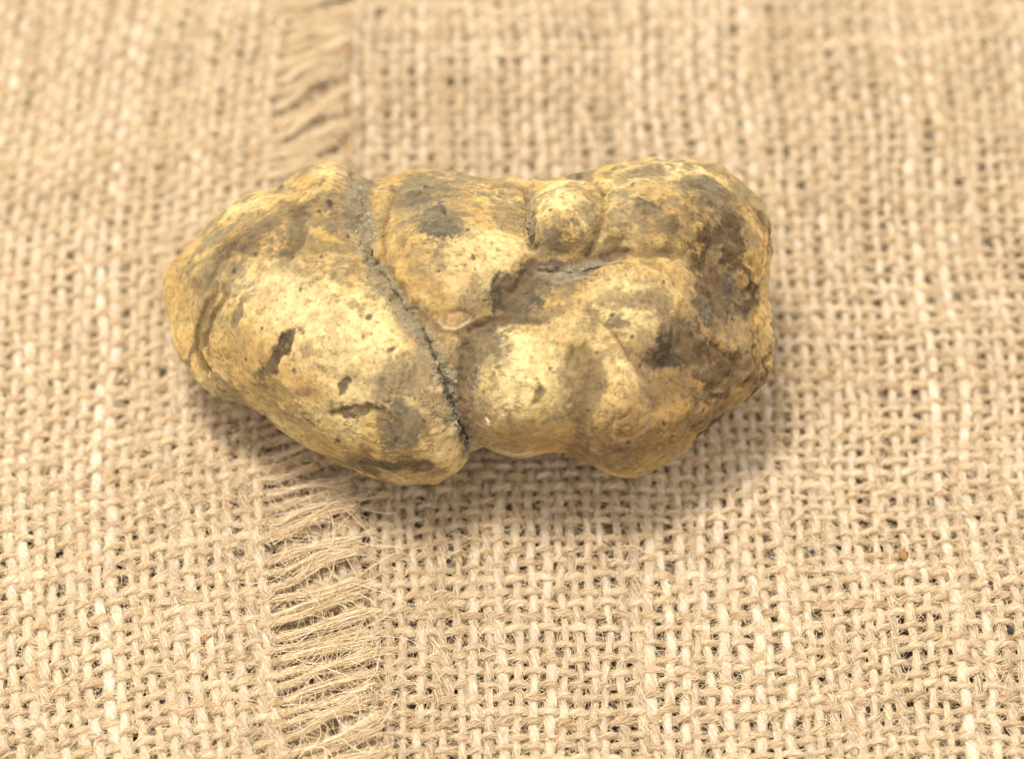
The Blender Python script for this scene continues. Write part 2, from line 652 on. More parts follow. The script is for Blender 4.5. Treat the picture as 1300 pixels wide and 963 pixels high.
def pline(pts, xx=None, yy=None):
    """distance to a polyline"""
    xx = X if xx is None else xx
    yy = Y if yy is None else yy
    best = np.full(len(xx), 1e9)
    for (x0, y0), (x1, y1) in zip(pts[:-1], pts[1:]):
        ex, ey = x1 - x0, y1 - y0
        t = np.clip(((xx - x0) * ex + (yy - y0) * ey) / (ex * ex + ey * ey), 0, 1)
        best = np.minimum(best, np.hypot(xx - x0 - t * ex, yy - y0 - t * ey))
    return best


n3 = P / 0.01                                        # noise domain in cm
wx = fbm(n3 * 2.3, 3, 31) * 14 + fbm(n3 * 9, 3, 33) * 5
wy = fbm(n3 * 2.3, 3, 32) * 14 + fbm(n3 * 9, 3, 34) * 5
XW, YW = X + wx, Y + wy                              # ragged coordinates for stains and soil
XS, YS = X + wx * 0.35, Y + wy * 0.35

LOBES = [(410,455,240,125,36,3.3),(330,300,145,75,-28,2.5),(415,238,80,50,-12,1.9),(480,262,36,60,12,0.9),
         (588,318,94,102,20,4.9),(640,250,50,36,0,1.6),
         (850,262,135,80,12,3.7),(826,392,90,88,10,4.2),(662,505,80,88,0,4.4),(792,520,66,104,-14,3.3),
         (915,440,80,110,10,3.2),(948,330,55,85,0,2.6),(720,425,60,46,20,2.2),(880,520,76,56,-40,2.4),(885,330,105,66,10,3.4),(770,350,70,40,0,1.2),(700,356,95,44,-15,0.7),(775,460,90,70,0,2.2),(850,480,66,66,0,3.0),(830,316,115,60,8,3.8),(945,320,66,80,0,2.9),(880,395,80,60,0,2.6)]
hs = []


def fringe_tail(c, idx):
    """the loose end of a weft thread beyond the last warp"""
    d = c[-1, :2] - c[-9, :2]
    d = d / np.linalg.norm(d)
    g = math.floor(idx / 3)
    hh = _hash(np.array([g]), np.array([3]), np.array([1]), 11)[0]
    h2 = _hash(np.array([idx + 900]), np.array([7]), np.array([2]), 12)[0]
    pull = ((idx - (g * 3 + 1)) * -0.00135) * (0.25 + 0.65 * hh)       # neighbours bunch together
    endx = np.polyval(ENDS, c[-1, 1] + 0.004) + 0.0020 * (h2 - 0.5)
    length = (endx - c[-1, 0]) / 0.90
    n = 36
    t = np.linspace(0, 1, n + 1)[1:]
    ang = math.radians(11 + 60 * np.clip(c[-1, 1], -0.05, 0.1) + 16 * (hh - 0.5) + 13 * (h2 - 0.5))
    r = np.array([[math.cos(ang), -math.sin(ang)], [math.sin(ang), math.cos(ang)]])
    d2 = r @ d
    nrm = np.array([-d2[1], d2[0]])
    q = np.stack([t * 2.2, np.full(n, idx * 1.9), np.full(n, 4.4)], 1)
    curve = vnoise(q, 21) * 0.0008 * sstep(0, 0.3, t)
    turn = sstep(0, 0.25, t)[:, None]
    dirs = d * (1 - turn) + d2 * turn
    step = length / n
    p = c[-1, :2] + np.cumsum(dirs, 0) * step + nrm * (pull * sstep(0, 0.7, t) + curve)[:, None]
    zl = Z0 + 0.0019 + swell(p)
    z = c[-1, 2] + (zl - c[-1, 2]) * sstep(0, 0.5, t) + 0.00045 * np.sin(t * 5 + hh * 6 + idx) * sstep(0, .3, t) + 0.0004 * h2 * t
    k = np.where(h2 < 0.22, 0.3, 1.0) * (1 - 0.25 * t) * (1 - 0.85 * sstep(0.90, 1.0, t))
    out = np.column_stack([p, z])
    fringe_paths.append(out)
    return out, k * (1.15 if c[-1, 1] > 0.02 else 0.72), k * 0.85


for a in range(UA0, 1):
    upper.add(a, UB0 - 0.6, UB1 + 0.6, 0)
for b in range(UB0, UB1 + 1):
    upper.add(b, UA0 - 0.6, 0.45, 1, fringe_tail)

for cl in (lower, upper):
    hair = []
    for y in cl.yarns:
        tw = 0.09 if y.kind == 0 else 0.16
        hair.append(cling_fibres(y, 3000, tw, rng))
        hair.append(fuzz_fibres(y, 2300, rng))
    hair_object("loose_fibres", hair, 0.000026, cl.root)

fr = []
for p in fringe_paths:
    m = int(rng.integers(5, 17)) + (9 if p[0, 1] > 0.02 else 0)
    t = np.linspace(0, 1, len(p))[None, :, None]
    off = rng.normal(0, 1, (m, 1, 3)) * np.array([0.00022, 0.00022, 0.00015])
    off2 = rng.normal(0, 1, (m, 1, 3)) * np.array([0.0007, 0.0005, 0.0003])
    ph = rng.uniform(0, 6.3, (m, 1, 1))
    wave = np.sin(t * rng.uniform(4, 11, (m, 1, 1)) + ph) * off * 0.7
    f = p[None] + off + off2 * t ** 1.5 + wave
    f[..., 2] += 0.00025
    f[..., 2] = np.maximum(f[..., 2], 0.0016)
    cut = rng.integers(0, 8, m)
    f = f[:, ::4]
    fr.append(f)
# stray wisps pulled out of the fringe, lying across it
for p in fringe_paths:
    m = 5
    o = p[rng.integers(2, 34, m)] + np.array([0, 0, 0.0004])
    an = rng.normal(0.25, 0.75, m) + np.where(rng.random(m) < 0.4, math.pi, 0)
    cv_ = rng.normal(0, 1.6, m)
    L = rng.uniform(0.002, 0.009, m)
    f = np.zeros((m, 9, 3))
    f[:, 0] = o
    for k in range(1, 9):
        an = an + cv_ * 0.11 + rng.normal(0, 0.12, m)
        st = np.stack([np.cos(an), np.sin(an), rng.normal(0, 0.12, m)], 1)
        f[:, k] = f[:, k - 1] + st * (L / 8)[:, None]
    f[..., 2] = np.maximum(f[..., 2], 0.0022)
    fr.append(f)
hair_object("fringe_fibres", fr, 0.000034, upper.root)

# ------------------------------------------------------------------ truffle
OUT = [(207,375),(208,355),(214,338),(237,317),(266,284),(294,256),(322,246),(348,240),(367,227),(386,212),(417,204),(439,207),
       (452,222),(470,227),(493,226),(505,219),(537,215),(568,214),(594,221),(620,226),(645,227),(670,228),(709,225),(735,218),
       (774,209),(806,204),(855,204),(887,202),(910,207),(924,216),(945,235),(964,258),(975,283),(980,316),(977,342),(976,374),
       (982,406),(986,432),(981,463),(972,492),(946,511),(927,522),(901,542),(868,575),(835,598),(815,607),(792,609),(768,602),
       (742,587),(722,578),(709,575),(689,577),(673,582),(649,580),(630,576),(613,568),(603,578),(592,587),(580,602),(554,616),
       (521,619),(488,613),(461,603),(428,590),(395,572),(375,560),(349,542),(336,526),(306,512),(276,504),(256,489),(240,473),
       (226,453),(219,430),(216,410),(210,395)]
TC = np.array([596.0, 412.0])
TZ = 0.0185
tc0 = at(TC[0], TC[1], TZ)
DEP = float((tc0 - CAM) @ FWD)
UNIT = DEP / FPX                                  # size of one outline unit at the truffle


def cube_sphere(N):
    """shared-vertex cube sphere: unit points and quads"""
    t = np.tan(np.linspace(-math.pi / 4, math.pi / 4, N + 1))
    g = np.arange(N + 1)
    key, pts, quads = {}, [], []
    faces = []
    for ax in range(3):
        for sg in (-1, 1):
            I, J = np.meshgrid(g, g, indexing="ij")
            ijk = np.zeros((N + 1, N + 1, 3), np.int64)
            o1, o2 = (ax + 1) % 3, (ax + 2) % 3
            ijk[..., ax] = N if sg > 0 else 0
            ijk[..., o1], ijk[..., o2] = I, J
            faces.append((ijk, sg))
    allk = np.concatenate([f[0].reshape(-1, 3) for f in faces])
    code = (allk[:, 0] * (N + 1) + allk[:, 1]) * (N + 1) + allk[:, 2]
    uq, first, inv = np.unique(code, return_index=True, return_inverse=True)
    p = t[allk[first]]
    p = p / np.linalg.norm(p, axis=1)[:, None]
    inv = inv.reshape(6, N + 1, N + 1)
    for k, (ijk, sg) in enumerate(faces):
        a, b, c, d = inv[k, :-1, :-1], inv[k, 1:, :-1], inv[k, 1:, 1:], inv[k, :-1, 1:]
        q = np.stack([a, b, c, d] if sg > 0 else [a, d, c, b], -1).reshape(-1, 4)
        quads.append(q)
    return p, np.concatenate(quads)


def normals(v, q):
    n = np.cross(v[q[:, 2]] - v[q[:, 0]], v[q[:, 3]] - v[q[:, 1]])
    r = np.zeros_like(v)
    for k in range(4):
        for ax in range(3):
            r[:, ax] += np.bincount(q[:, k], n[:, ax], len(v))
    return r / np.maximum(np.linalg.norm(r, axis=1), 1e-15)[:, None]


sp, TQ = cube_sphere(236)
sp = sp + np.array([0, 0, 0.40])                     # finer towards the top side
sp /= np.linalg.norm(sp, axis=1)[:, None]
a_, b_, c_ = sp[:, 0], sp[:, 1], sp[:, 2]           # right, up in the view, towards the view
th = np.arctan2(b_, a_)
rho = np.sqrt(a_ ** 2 + b_ ** 2)
op = np.array(OUT, float)
od = np.stack([op[:, 0] - TC[0], TC[1] - op[:, 1]], 1)
dense = np.concatenate([od[i] + (od[(i + 1) % len(od)] - od[i]) * np.linspace(0, 1, 24, endpoint=False)[:, None] for i in range(len(od))])
dth, dr = np.arctan2(dense[:, 1], dense[:, 0]), np.hypot(dense[:, 0], dense[:, 1])
o_ = np.argsort(dth)
tab = np.linspace(-math.pi, math.pi, 1441)
rd = np.interp(tab, dth[o_], dr[o_], period=2 * math.pi)


def circ_smooth(r, w):
    k = np.exp(-0.5 * (np.arange(-4 * w, 4 * w + 1) / w) ** 2)
    k /= k.sum()
    rr = np.concatenate([r[:-1]] * 3)
    s = np.convolve(rr, k, "same")[len(r) - 1:2 * (len(r) - 1)]
    return np.append(s, s[0])


Rd = np.interp(th, tab, circ_smooth(rd, 4))
Rs = np.interp(th, tab, circ_smooth(rd, 40))
bl = rho ** 6
R = (Rs * (1 - bl) + Rd * bl) * 1.006
U, V = rho * R * np.cos(th), rho * R * np.sin(th)   # outline units, V up
H = 0.0215
W = c_ * H - 0.216 * V * UNIT
# height of a point above the table before the lobes
k_p = 1 - W / DEP
P = tc0 + RIGHT * (U * UNIT * k_p)[:, None] + UP * (V * UNIT * k_p)[:, None] - FWD * W[:, None]
N0 = normals(P, TQ)
X, Y = TC[0] + U, TC[1] - V                          # feature coordinates
front = sstep(-0.25, 0.15, c_)


def ell(x, y, rx, ry, rot, xx=None, yy=None):
    xx = X if xx is None else xx
    yy = Y if yy is None else yy
    r = math.radians(rot)
    dx, dy = xx - x, yy - y
    return np.sqrt(((dx * math.cos(r) + dy * math.sin(r)) / rx) ** 2 + ((-dx * math.sin(r) + dy * math.cos(r)) / ry) ** 2)


def pline(pts, xx=None, yy=None):
    """distance to a polyline"""
    xx = X if xx is None else xx
    yy = Y if yy is None else yy
    best = np.full(len(xx), 1e9)
    for (x0, y0), (x1, y1) in zip(pts[:-1], pts[1:]):
        ex, ey = x1 - x0, y1 - y0
        t = np.clip(((xx - x0) * ex + (yy - y0) * ey) / (ex * ex + ey * ey), 0, 1)
        best = np.minimum(best, np.hypot(xx - x0 - t * ex, yy - y0 - t * ey))
    return best


n3 = P / 0.01                                        # noise domain in cm
wx = fbm(n3 * 2.3, 3, 31) * 14 + fbm(n3 * 9, 3, 33) * 5
wy = fbm(n3 * 2.3, 3, 32) * 14 + fbm(n3 * 9, 3, 34) * 5
XW, YW = X + wx, Y + wy                              # ragged coordinates for stains and soil
XS, YS = X + wx * 0.35, Y + wy * 0.35

LOBES = [(410,455,235,118,36,4.2),(330,300,135,62,-28,3.2),(415,238,70,42,-12,2.6),(484,262,30,52,12,1.6),
         (585,318,92,98,20,5.6),(716,272,48,48,0,6.6),(640,250,50,30,0,2.0),
         (850,262,128,72,12,5.2),(826,392,78,80,10,5.6),(662,505,74,84,0,5.6),(792,520,62,100,-14,5.2),
         (915,440,74,100,10,4.4),(948,330,50,80,0,3.6),(720,425,52,42,20,2.6),(880,520,70,50,-40,3.4)]
hs = []
for (x, y, rx, ry, rot, h) in LOBES:
    q = ell(x, y, rx, ry, rot, XS, YS)
    hs.append(np.maximum(h * (1 - q ** 2.2 * 0.95), -0.9))
kq = ell(716, 274, 46, 45, 0)
hs.append(np.where(kq < 1, -1.0 + 6.3 * np.sqrt(np.maximum(1 - kq ** 2, 0)), -0.9))
hs = np.stack(hs)
kk = 1.9
lob = np.log(np.exp(hs * kk).sum(0)) / kk
CREV = [(452,216),(458,250),(462,292),(468,325),(486,362),(512,398),(536,430),(554,462),(572,500),(584,535),(598,562),(604,585)]
dcrev = pline(CREV, XS, YS)
wid = 10.5 - 5 * sstep(430, 540, Y)
lob -= 2.0 * np.exp(-(dcrev / (wid * 2.2)) ** 2) + 1.5 * np.exp(-(dcrev / (wid * 0.6)) ** 2)
CREASES = [([(505,240),(488,285),(492,335),(515,375)],7,1.5), ([(515,380),(560,424),(610,420),(650,398)],14,0.8),
           ([(668,235),(672,270),(680,312)],6,2.6), ([(765,250),(768,285),(750,320)],6,2.0),
           ([(640,385),(690,352),(740,338),(790,324)],18,2.0), ([(655,365),(680,335)],14,1.8),
           ([(762,405),(800,452),(828,490),(836,525)],4,0.75), ([(748,450),(746,500),(738,560),(728,582)],17,0.9),
           ([(862,415),(880,460),(862,500)],14,1.2), ([(905,330),(915,390),(905,450)],12,0.9),
           ([(598,448),(588,500),(598,545)],10,1.4), 
           ([(770,330),(800,318),(850,330)],6,0.8), ([(278,362),(252,412),(246,448),(260,474)],5,1.1),
           ([(287,375),(268,410),(262,440)],5,1.0), ([(425,527),(455,518),(490,524)],4,0.8),
           ([(375,268),(385,300),(372,330)],8,0.7), ([(600,425),(640,408),(690,412)],6,0.9),
           ([(905,440),(935,470),(920,505)],6,1.0), ([(470,320),(500,372),(540,420)],4,0.8),
           ([(690,345),(742,346),(792,338)],3,1.0)]
for pts, w, d in CREASES:
    lob -= d * np.exp(-(pline(pts, XS, YS) / w) ** 2)
# pits and scars: x, y, rx, ry, rot, depth, rim
PITS = [(442,493,9,15,25,0.55,0.2),(497,440,11,9,0,0.35,0.31),(580,406,20,11,-12,0.35,0.25),(362,446,13,33,42,0.7,0.25),
        (682,496,9,8,0,0.35,0.1),(622,535,6,4,40,-0.5,0),(545,560,10,6,0,0.3,0.2),(305,400,8,14,10,0.4,0.1),
        (860,225,14,9,0,0.3,0),(758,268,5,10,0,0.5,0.2)]
for x, y, rx, ry, rot, d, rim in PITS:
    q = ell(x, y, rx, ry, rot, XS, YS)
    lob -= d * sstep(1.05, 0.6, q)
    lob += 0.35 * rim * np.exp(-((q - 1.25) / 0.22) ** 2)
edge = sstep(1.0, 0.93, rho)                          # keep the outline
disp = (lob * 0.88 - 1.75) * (0.12 + 0.88 * edge) * front
disp = disp + (1 - front) * (fbm(n3 * 0.9, 3, 50) * 1.8 - 1.0)
kv = 0.75 * sstep(0.05, 0.5, c_)[:, None]
DV = N0 * (1 - kv) - FWD * kv
PB = P + DV * (disp * 0.001)[:, None]
# wrinkles, grain
soil = np.clip(np.exp(-(dcrev / (wid * 1.45 * np.clip(1 + 1.0 * fbm(n3 * 6, 4, 60, 0.6), 0.25, 2))) ** 4), 0, 1)
soil = np.maximum(soil, sstep(1.15, 0.6, ell(728, 345, 48, 14, -15, XW, YW)) * 0.75)
soil = np.maximum(soil, sstep(1.15, 0.6, ell(676, 268, 8, 44, 0, XW, YW)) * 0.8)
soil = soil * front
N1 = normals(PB, TQ)
n3b = PB / 0.01
grain = fbm(n3b * 3.0, 4, 70, 0.45) * 0.38 + fbm(n3b * 14, 3, 71, 0.6) * 0.05
rough_side = sstep(830, 930, X + wx) * sstep(560, 300, Y * 0.4 + 200)
grain += rough_side * (fbm(n3b * 7, 4, 72, 0.6) * 0.55)
grain += sstep(1.0, 1.4, kq) * (0.35 + 0.65 * edge) * sstep(690, 780, X + wx) * (np.abs(vnoise(n3b * 3.4, 78)) * 0.75 - 0.25) + sstep(1.0, 1.4, kq) * sstep(300, 260, Y) * np.abs(vnoise(n3b * 4.0, 79)) * 0.4
pimple = vnoise(n3b * 18, 75)
grain += 0.10 * np.clip(pimple - 0.35, 0, 1)
grain += soil * (fbm(n3b * 8, 4, 73, 0.65) * 0.8 - 0.1)
vein = np.exp(-(fbm(n3b * 2.6, 4, 120, 0.6) / 0.022) ** 2) * sstep(0.02, 0.25, fbm(n3b * 1.7, 2, 121))
vein2 = np.exp(-(fbm(n3b * np.array([2.2, 6.0, 6.0]), 4, 122, 0.6) / 0.025) ** 2) * sstep(0.05, 0.25, fbm(n3b * 1.5, 2, 123))
vein = np.maximum(vein, vein2)
grain -= 0.16 * vein
wr = fbm(n3b * np.array([5.0, 14.0, 14.0]), 3, 76)
grain += 0.14 * np.abs(wr) * sstep(470, 300, X)
PB = PB + N1 * (grain * 0.001)[:, None]
# it rests on the cloth: the underside is pressed flat
zf = 0.0021 + 0.0012 * sstep(-0.01, -0.03, PB[:, 0])
low = PB[:, 2] - zf
PB[:, 2] = zf + np.where(low > 0.002, low, 0.002 * np.exp(np.minimum(low - 0.002, 0) / 0.002) )
tru_me = quad_mesh("truffle", PB, TQ)


# --- pigment of the skin (linear colour), stains, soil, painted-in highlights and shade
def col(r, g, b):
    return np.array([r, g, b])[None, :]


def over(c, colour, f):
    f = np.clip(f, 0, 1)[:, None]
    return c * (1 - f) + colour * f


m1 = fbm(n3b * 1.3, 4, 80)
m2 = fbm(n3b * 5.0, 4, 81, 0.6)
m3 = fbm(n3b * 16, 3, 82, 0.6)
C = np.broadcast_to(col(0.465, 0.31, 0.108), (len(PB), 3)).copy()
C = over(C, col(0.57, 0.42, 0.175), sstep(-0.2, 0.5, m1 + 0.4 * m2))
C = over(C, col(0.33, 0.21, 0.075), sstep(0.0, 0.55, -m1 + 0.5 * m2) * 0.7)
# pale skin patches, with the highlights of the lobes painted in
PALE = [(390,385,110,50,20,.8),(440,440,120,60,30,.75),(500,500,70,50,0,.4),(600,340,60,55,0,.6),(655,480,42,60,0,.85),(690,450,60,30,0,.4),
        (800,390,65,50,0,.7),(790,480,30,60,-20,.6),(712,256,24,22,0,.6),(850,225,80,22,0,.5),(720,415,40,20,0,.5),(420,215,40,14,0,.5),(330,260,50,18,-30,.3)]
for x, y, rx, ry, rot, s in PALE:
    C = over(C, col(0.69, 0.545, 0.27), sstep(1.25, 0.35, ell(x, y, rx, ry, rot, XW, YW)) * s * 0.75 * front)
# brown tone of the right flank; warm shade of the underside painted in
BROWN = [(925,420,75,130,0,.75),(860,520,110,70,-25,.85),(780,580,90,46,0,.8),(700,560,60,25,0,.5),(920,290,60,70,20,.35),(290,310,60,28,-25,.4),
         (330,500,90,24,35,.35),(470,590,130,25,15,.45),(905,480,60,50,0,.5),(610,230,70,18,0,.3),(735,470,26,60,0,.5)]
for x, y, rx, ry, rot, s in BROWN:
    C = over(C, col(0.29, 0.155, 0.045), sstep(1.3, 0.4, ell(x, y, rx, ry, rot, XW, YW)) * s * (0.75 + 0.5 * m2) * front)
# grey mould and dark stains: x, y, rx, ry, rot, strength, tone (0 grey, 1 brown-black)
DUST = [(716,300,40,16,0,.6,.5),(735,285,26,20,-40,.5,.4),(375,292,120,52,-22,.50,.35),(300,330,60,40,-40,.35,.5),(870,290,100,60,20,.40,.35),(905,430,75,110,0,.45,.6),(735,500,30,80,0,.30,.5),
        (800,560,100,40,-10,.35,.7),(520,500,60,60,20,.35,.2),(600,470,40,100,0,.45,.15),(690,370,90,36,-15,.50,.2),(540,250,70,36,-10,.45,.15),
        (380,520,90,26,32,.35,.5),(480,590,110,22,10,.45,.5),(260,400,40,70,10,.30,.5),(640,560,80,22,0,.35,.6)]
for x, y, rx, ry, rot, s, tone in DUST:
    q = ell(x, y, rx, ry, rot, XW, YW)
    f = sstep(1.3, 0.3, q) * sstep(-0.35, 0.45, m2 + 0.5 * m3 + 0.2 * m1) * s * 1.9 * front
    C = over(C, col(0.150, 0.120, 0.075) * (1 - tone) + col(0.105, 0.060, 0.025) * tone, f)
STAIN = [(560,292,34,26,20,.85,0),(545,248,44,24,-10,.6,0),(520,275,20,40,0,.35,0),(655,370,34,26,-25,.95,.3),(700,350,56,20,-12,.95,0),(745,338,34,10,-8,.8,.4),
         (858,438,30,36,30,1.0,.8),(838,462,16,16,0,.8,.7),(913,388,25,30,10,.95,.5),(655,372,34,24,-25,1.0,.2),(670,405,50,14,-12,.55,.1),(760,318,30,16,-15,.55,.6),(612,440,44,26,-15,.75,.1),(588,490,18,50,0,.8,.1),(596,535,12,25,0,.8,.1),(640,415,40,12,-10,.6,.1),
         (452,268,20,26,0,.85,.1),(456,236,20,16,0,.8,0),(385,272,48,12,-22,.55,.4),(372,308,10,34,10,.65,.2),(305,312,34,14,-25,.55,.7),(262,345,14,34,35,.6,.4),
         (425,318,40,9,-5,.4,.4),(304,402,9,16,15,.6,.3),(362,446,11,31,42,.85,.8),(442,493,7,12,25,.9,.2),(497,440,7,6,0,.6,.6),(505,490,24,32,20,.5,.1),
         (515,545,30,30,10,.7,.1),(453,522,32,6,-6,.75,.6),(500,594,60,8,4,.75,.5),(455,390,10,8,0,.4,.4),(345,484,26,14,30,.4,.5),(285,495,34,12,35,.45,.3),
         (250,420,6,52,22,.55,.7),(264,425,5,40,20,.55,.7),(682,496,8,7,0,.6,1),(820,270,16,9,10,.75,.3),(760,395,10,7,0,.5,.3),(782,412,12,8,0,.65,.1),
         (895,248,34,14,15,.7,.1),(872,216,11,7,0,.6,.8),(930,300,36,22,30,.5,.2),(912,385,26,30,10,.75,.4),(860,440,30,34,30,.85,.6),(945,470,28,26,0,.45,.5),
         (918,345,18,14,0,.5,.3),(745,520,20,60,8,.5,.4),(720,470,16,30,10,.35,.5),(840,505,26,18,0,.4,.5),(735,225,20,8,10,.6,.2),(860,300,26,12,15,.4,.5),
         (775,578,34,20,0,.35,.7),(895,535,34,18,-40,.45,.6),(948,385,10,24,0,.55,.3),(960,260,16,40,-30,.4,.2),(610,232,40,8,0,.4,.1),(700,312,30,10,0,.5,.4),
         (845,330,22,9,0,.35,.7),(655,545,34,18,0,.3,.6),(418,470,18,10,0,.25,.5),(535,480,14,22,0,.45,.1),(390,500,16,10,0,.3,.5)]
for x, y, rx, ry, rot, s, tone in STAIN:
    q = ell(x, y, rx, ry, rot, XW, YW)
    f = np.minimum(sstep(1.20, 0.72, q + 0.55 * m2 + 0.50 * m3) * s * 1.25 * (0.95 + 0.5 * m3 + 0.3 * m2), 0.95) * front
    tc_ = col(0.098, 0.085, 0.060) * (1 - tone) + col(0.055, 0.033, 0.017) * tone
    C = over(C, tc_, f)
# many small stains, random over the whole skin
sp1 = fbm(n3b * 3.3, 4, 90, 0.6)
C = over(C, col(0.20, 0.135, 0.065), sstep(0.30, 0.52, sp1 + 0.18 * m3) * 0.6)
mott = fbm(n3b * 2.1, 5, 95, 0.62) + 0.25 * m3
C = over(C, col(0.23, 0.16, 0.08), sstep(0.05, 0.36, mott) * (0.75 - 0.4 * sstep(330, 380, Y) * sstep(560, 500, X)))
sp2 = vnoise(n3b * 11.0, 92)
C = over(C, col(0.12, 0.075, 0.035), sstep(0.62, 0.80, sp2 + 0.3 * m3) * sstep(-0.2, 0.3, m1) * 0.6)
sp3 = vnoise(n3b * 26.0, 93)
C = over(C, col(0.14, 0.09, 0.04), sstep(0.66, 0.8, sp3) * 0.55)
C = over(C, col(0.14, 0.09, 0.04), vein * 0.55)
# dense brown mottling of the right flank
rm = sstep(800, 900, XW) * sstep(210, 300, YW) * front
C = over(C, col(0.065, 0.038, 0.017), sstep(0.03, 0.20, fbm(n3b * 2.6, 5, 97, 0.68) + 0.22 * m3) * rm * 0.9)
um = sstep(420, 250, YW + 0.12 * XW - 60) * front
C = over(C, col(0.17, 0.135, 0.075), sstep(0.05, 0.25, fbm(n3b * 2.8, 5, 98, 0.66) + 0.2 * m3) * um * 0.8)
for pts in ([(287,362),(262,385),(248,415),(244,445),(252,466),(264,476)], [(288,374),(272,398),(264,425),(268,452)], [(270,385),(255,412),(253,440)],
            [(425,527),(448,520),(470,519),(496,528),(512,540)], [(462,600),(500,598),(545,590)]):
    C = over(C, col(0.12, 0.075, 0.03), np.exp(-(pline(pts, XS, YS) / 3.2) ** 2) * (0.75 + 0.6 * m2).clip(0, 0.95))
DOTS = [(543,237,4),(549,240,3),(566,275,4),(418,263,4),(355,236,5),(693,235,4),(701,278,3),(912,300,4),(921,331,5),(405,274,3),(463,331,4),(498,366,4),
        (835,432,4),(880,460,4),(597,301,3),(633,353,3),(735,222,5),(862,436,5),(925,300,3),(340,418,3),(385,372,3),(470,405,4),(318,455,3),(560,350,3),
        (606,334,4),(780,402,4),(802,430,3),(815,465,3),(700,470,3),(735,500,3),(905,352,4),(945,398,4),(958,440,4),(870,505,4),(845,540,4),(800,560,3),
        (430,560,4),(505,560,3),(540,535,3),(378,470,3),(300,345,3),(330,325,4),(410,330,3),(440,300,3),(850,215,3),(805,240,3),(840,360,3),(760,450,3)]
for x, y, rr in DOTS:
    q = np.hypot(XW * 0.4 + X * 0.6 - x, YW * 0.4 + Y * 0.6 - y) / rr
    C = over(C, col(0.05, 0.042, 0.033), sstep(1.15, 0.6, q) * 0.8 * front)
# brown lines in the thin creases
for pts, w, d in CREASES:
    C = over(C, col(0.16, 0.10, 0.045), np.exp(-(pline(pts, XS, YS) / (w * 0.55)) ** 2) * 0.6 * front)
# scars' pale rims
for x, y, rx, ry, rot, d, rim in PITS:
    if rim > 0.3:
        q = ell(x, y, rx, ry, rot, XS, YS)
        C = over(C, col(0.68, 0.53, 0.28), np.exp(-((q - 1.22) / 0.2) ** 2) * 0.45)
q = ell(580, 406, 20, 11, -12, XS, YS)
C = over(C, col(0.78, 0.66, 0.45), np.exp(-((q - 1.05) / 0.16) ** 2) * sstep(402, 412, Y) * 0.45)
C = over(C, col(0.80, 0.46, 0.22), sstep(1.0, 0.5, ell(580, 405, 18, 9, -12, XS, YS)) * 0.35)
C = over(C, col(0.92, 0.82, 0.6), sstep(1.0, 0.5, ell(622, 534, 7, 4, 40, XS, YS)) * 0.8)
# dry soil packed in the crevice and hollow
C = over(C, col(0.27, 0.215, 0.125), soil * 0.88)
C = over(C, col(0.20, 0.175, 0.11), soil * sstep(0.0, 0.5, m3) * 0.6)
C = over(C, col(0.25, 0.22, 0.155), sstep(1.2, 0.5, ell(740, 342, 55, 12, -12, XW, YW)) * 0.5)
crack = pline([(536,418),(552,458),(566,490),(580,525),(594,556),(600,566)], XS, YS)
C = over(C, col(0.05, 0.04, 0.028), np.exp(-(crack / 2.6) ** 2) * 0.85)
# fine dust of the soil it was dug from, thicker on the right half
du = sstep(0.05, 0.45, fbm(n3b * 9.0, 4, 130, 0.7) + 0.35 * fbm(n3b * 1.6, 2, 131) + 0.14 * sstep(600, 900, X))
C = over(C, col(0.20, 0.155, 0.085), du * 0.35)
m4 = fbm(n3b * 34, 2, 84, 0.6)
C *= (1 + 0.14 * m2 + 0.20 * m3 + 0.16 * m4)[:, None]
C = np.clip(C, 0.01, 0.95)
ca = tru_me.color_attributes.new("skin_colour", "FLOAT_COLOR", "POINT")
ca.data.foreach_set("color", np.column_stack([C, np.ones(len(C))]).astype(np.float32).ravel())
sa = tru_me.attributes.new("soil", "FLOAT", "POINT")
sa.data.foreach_set("value", soil.astype(np.float32))


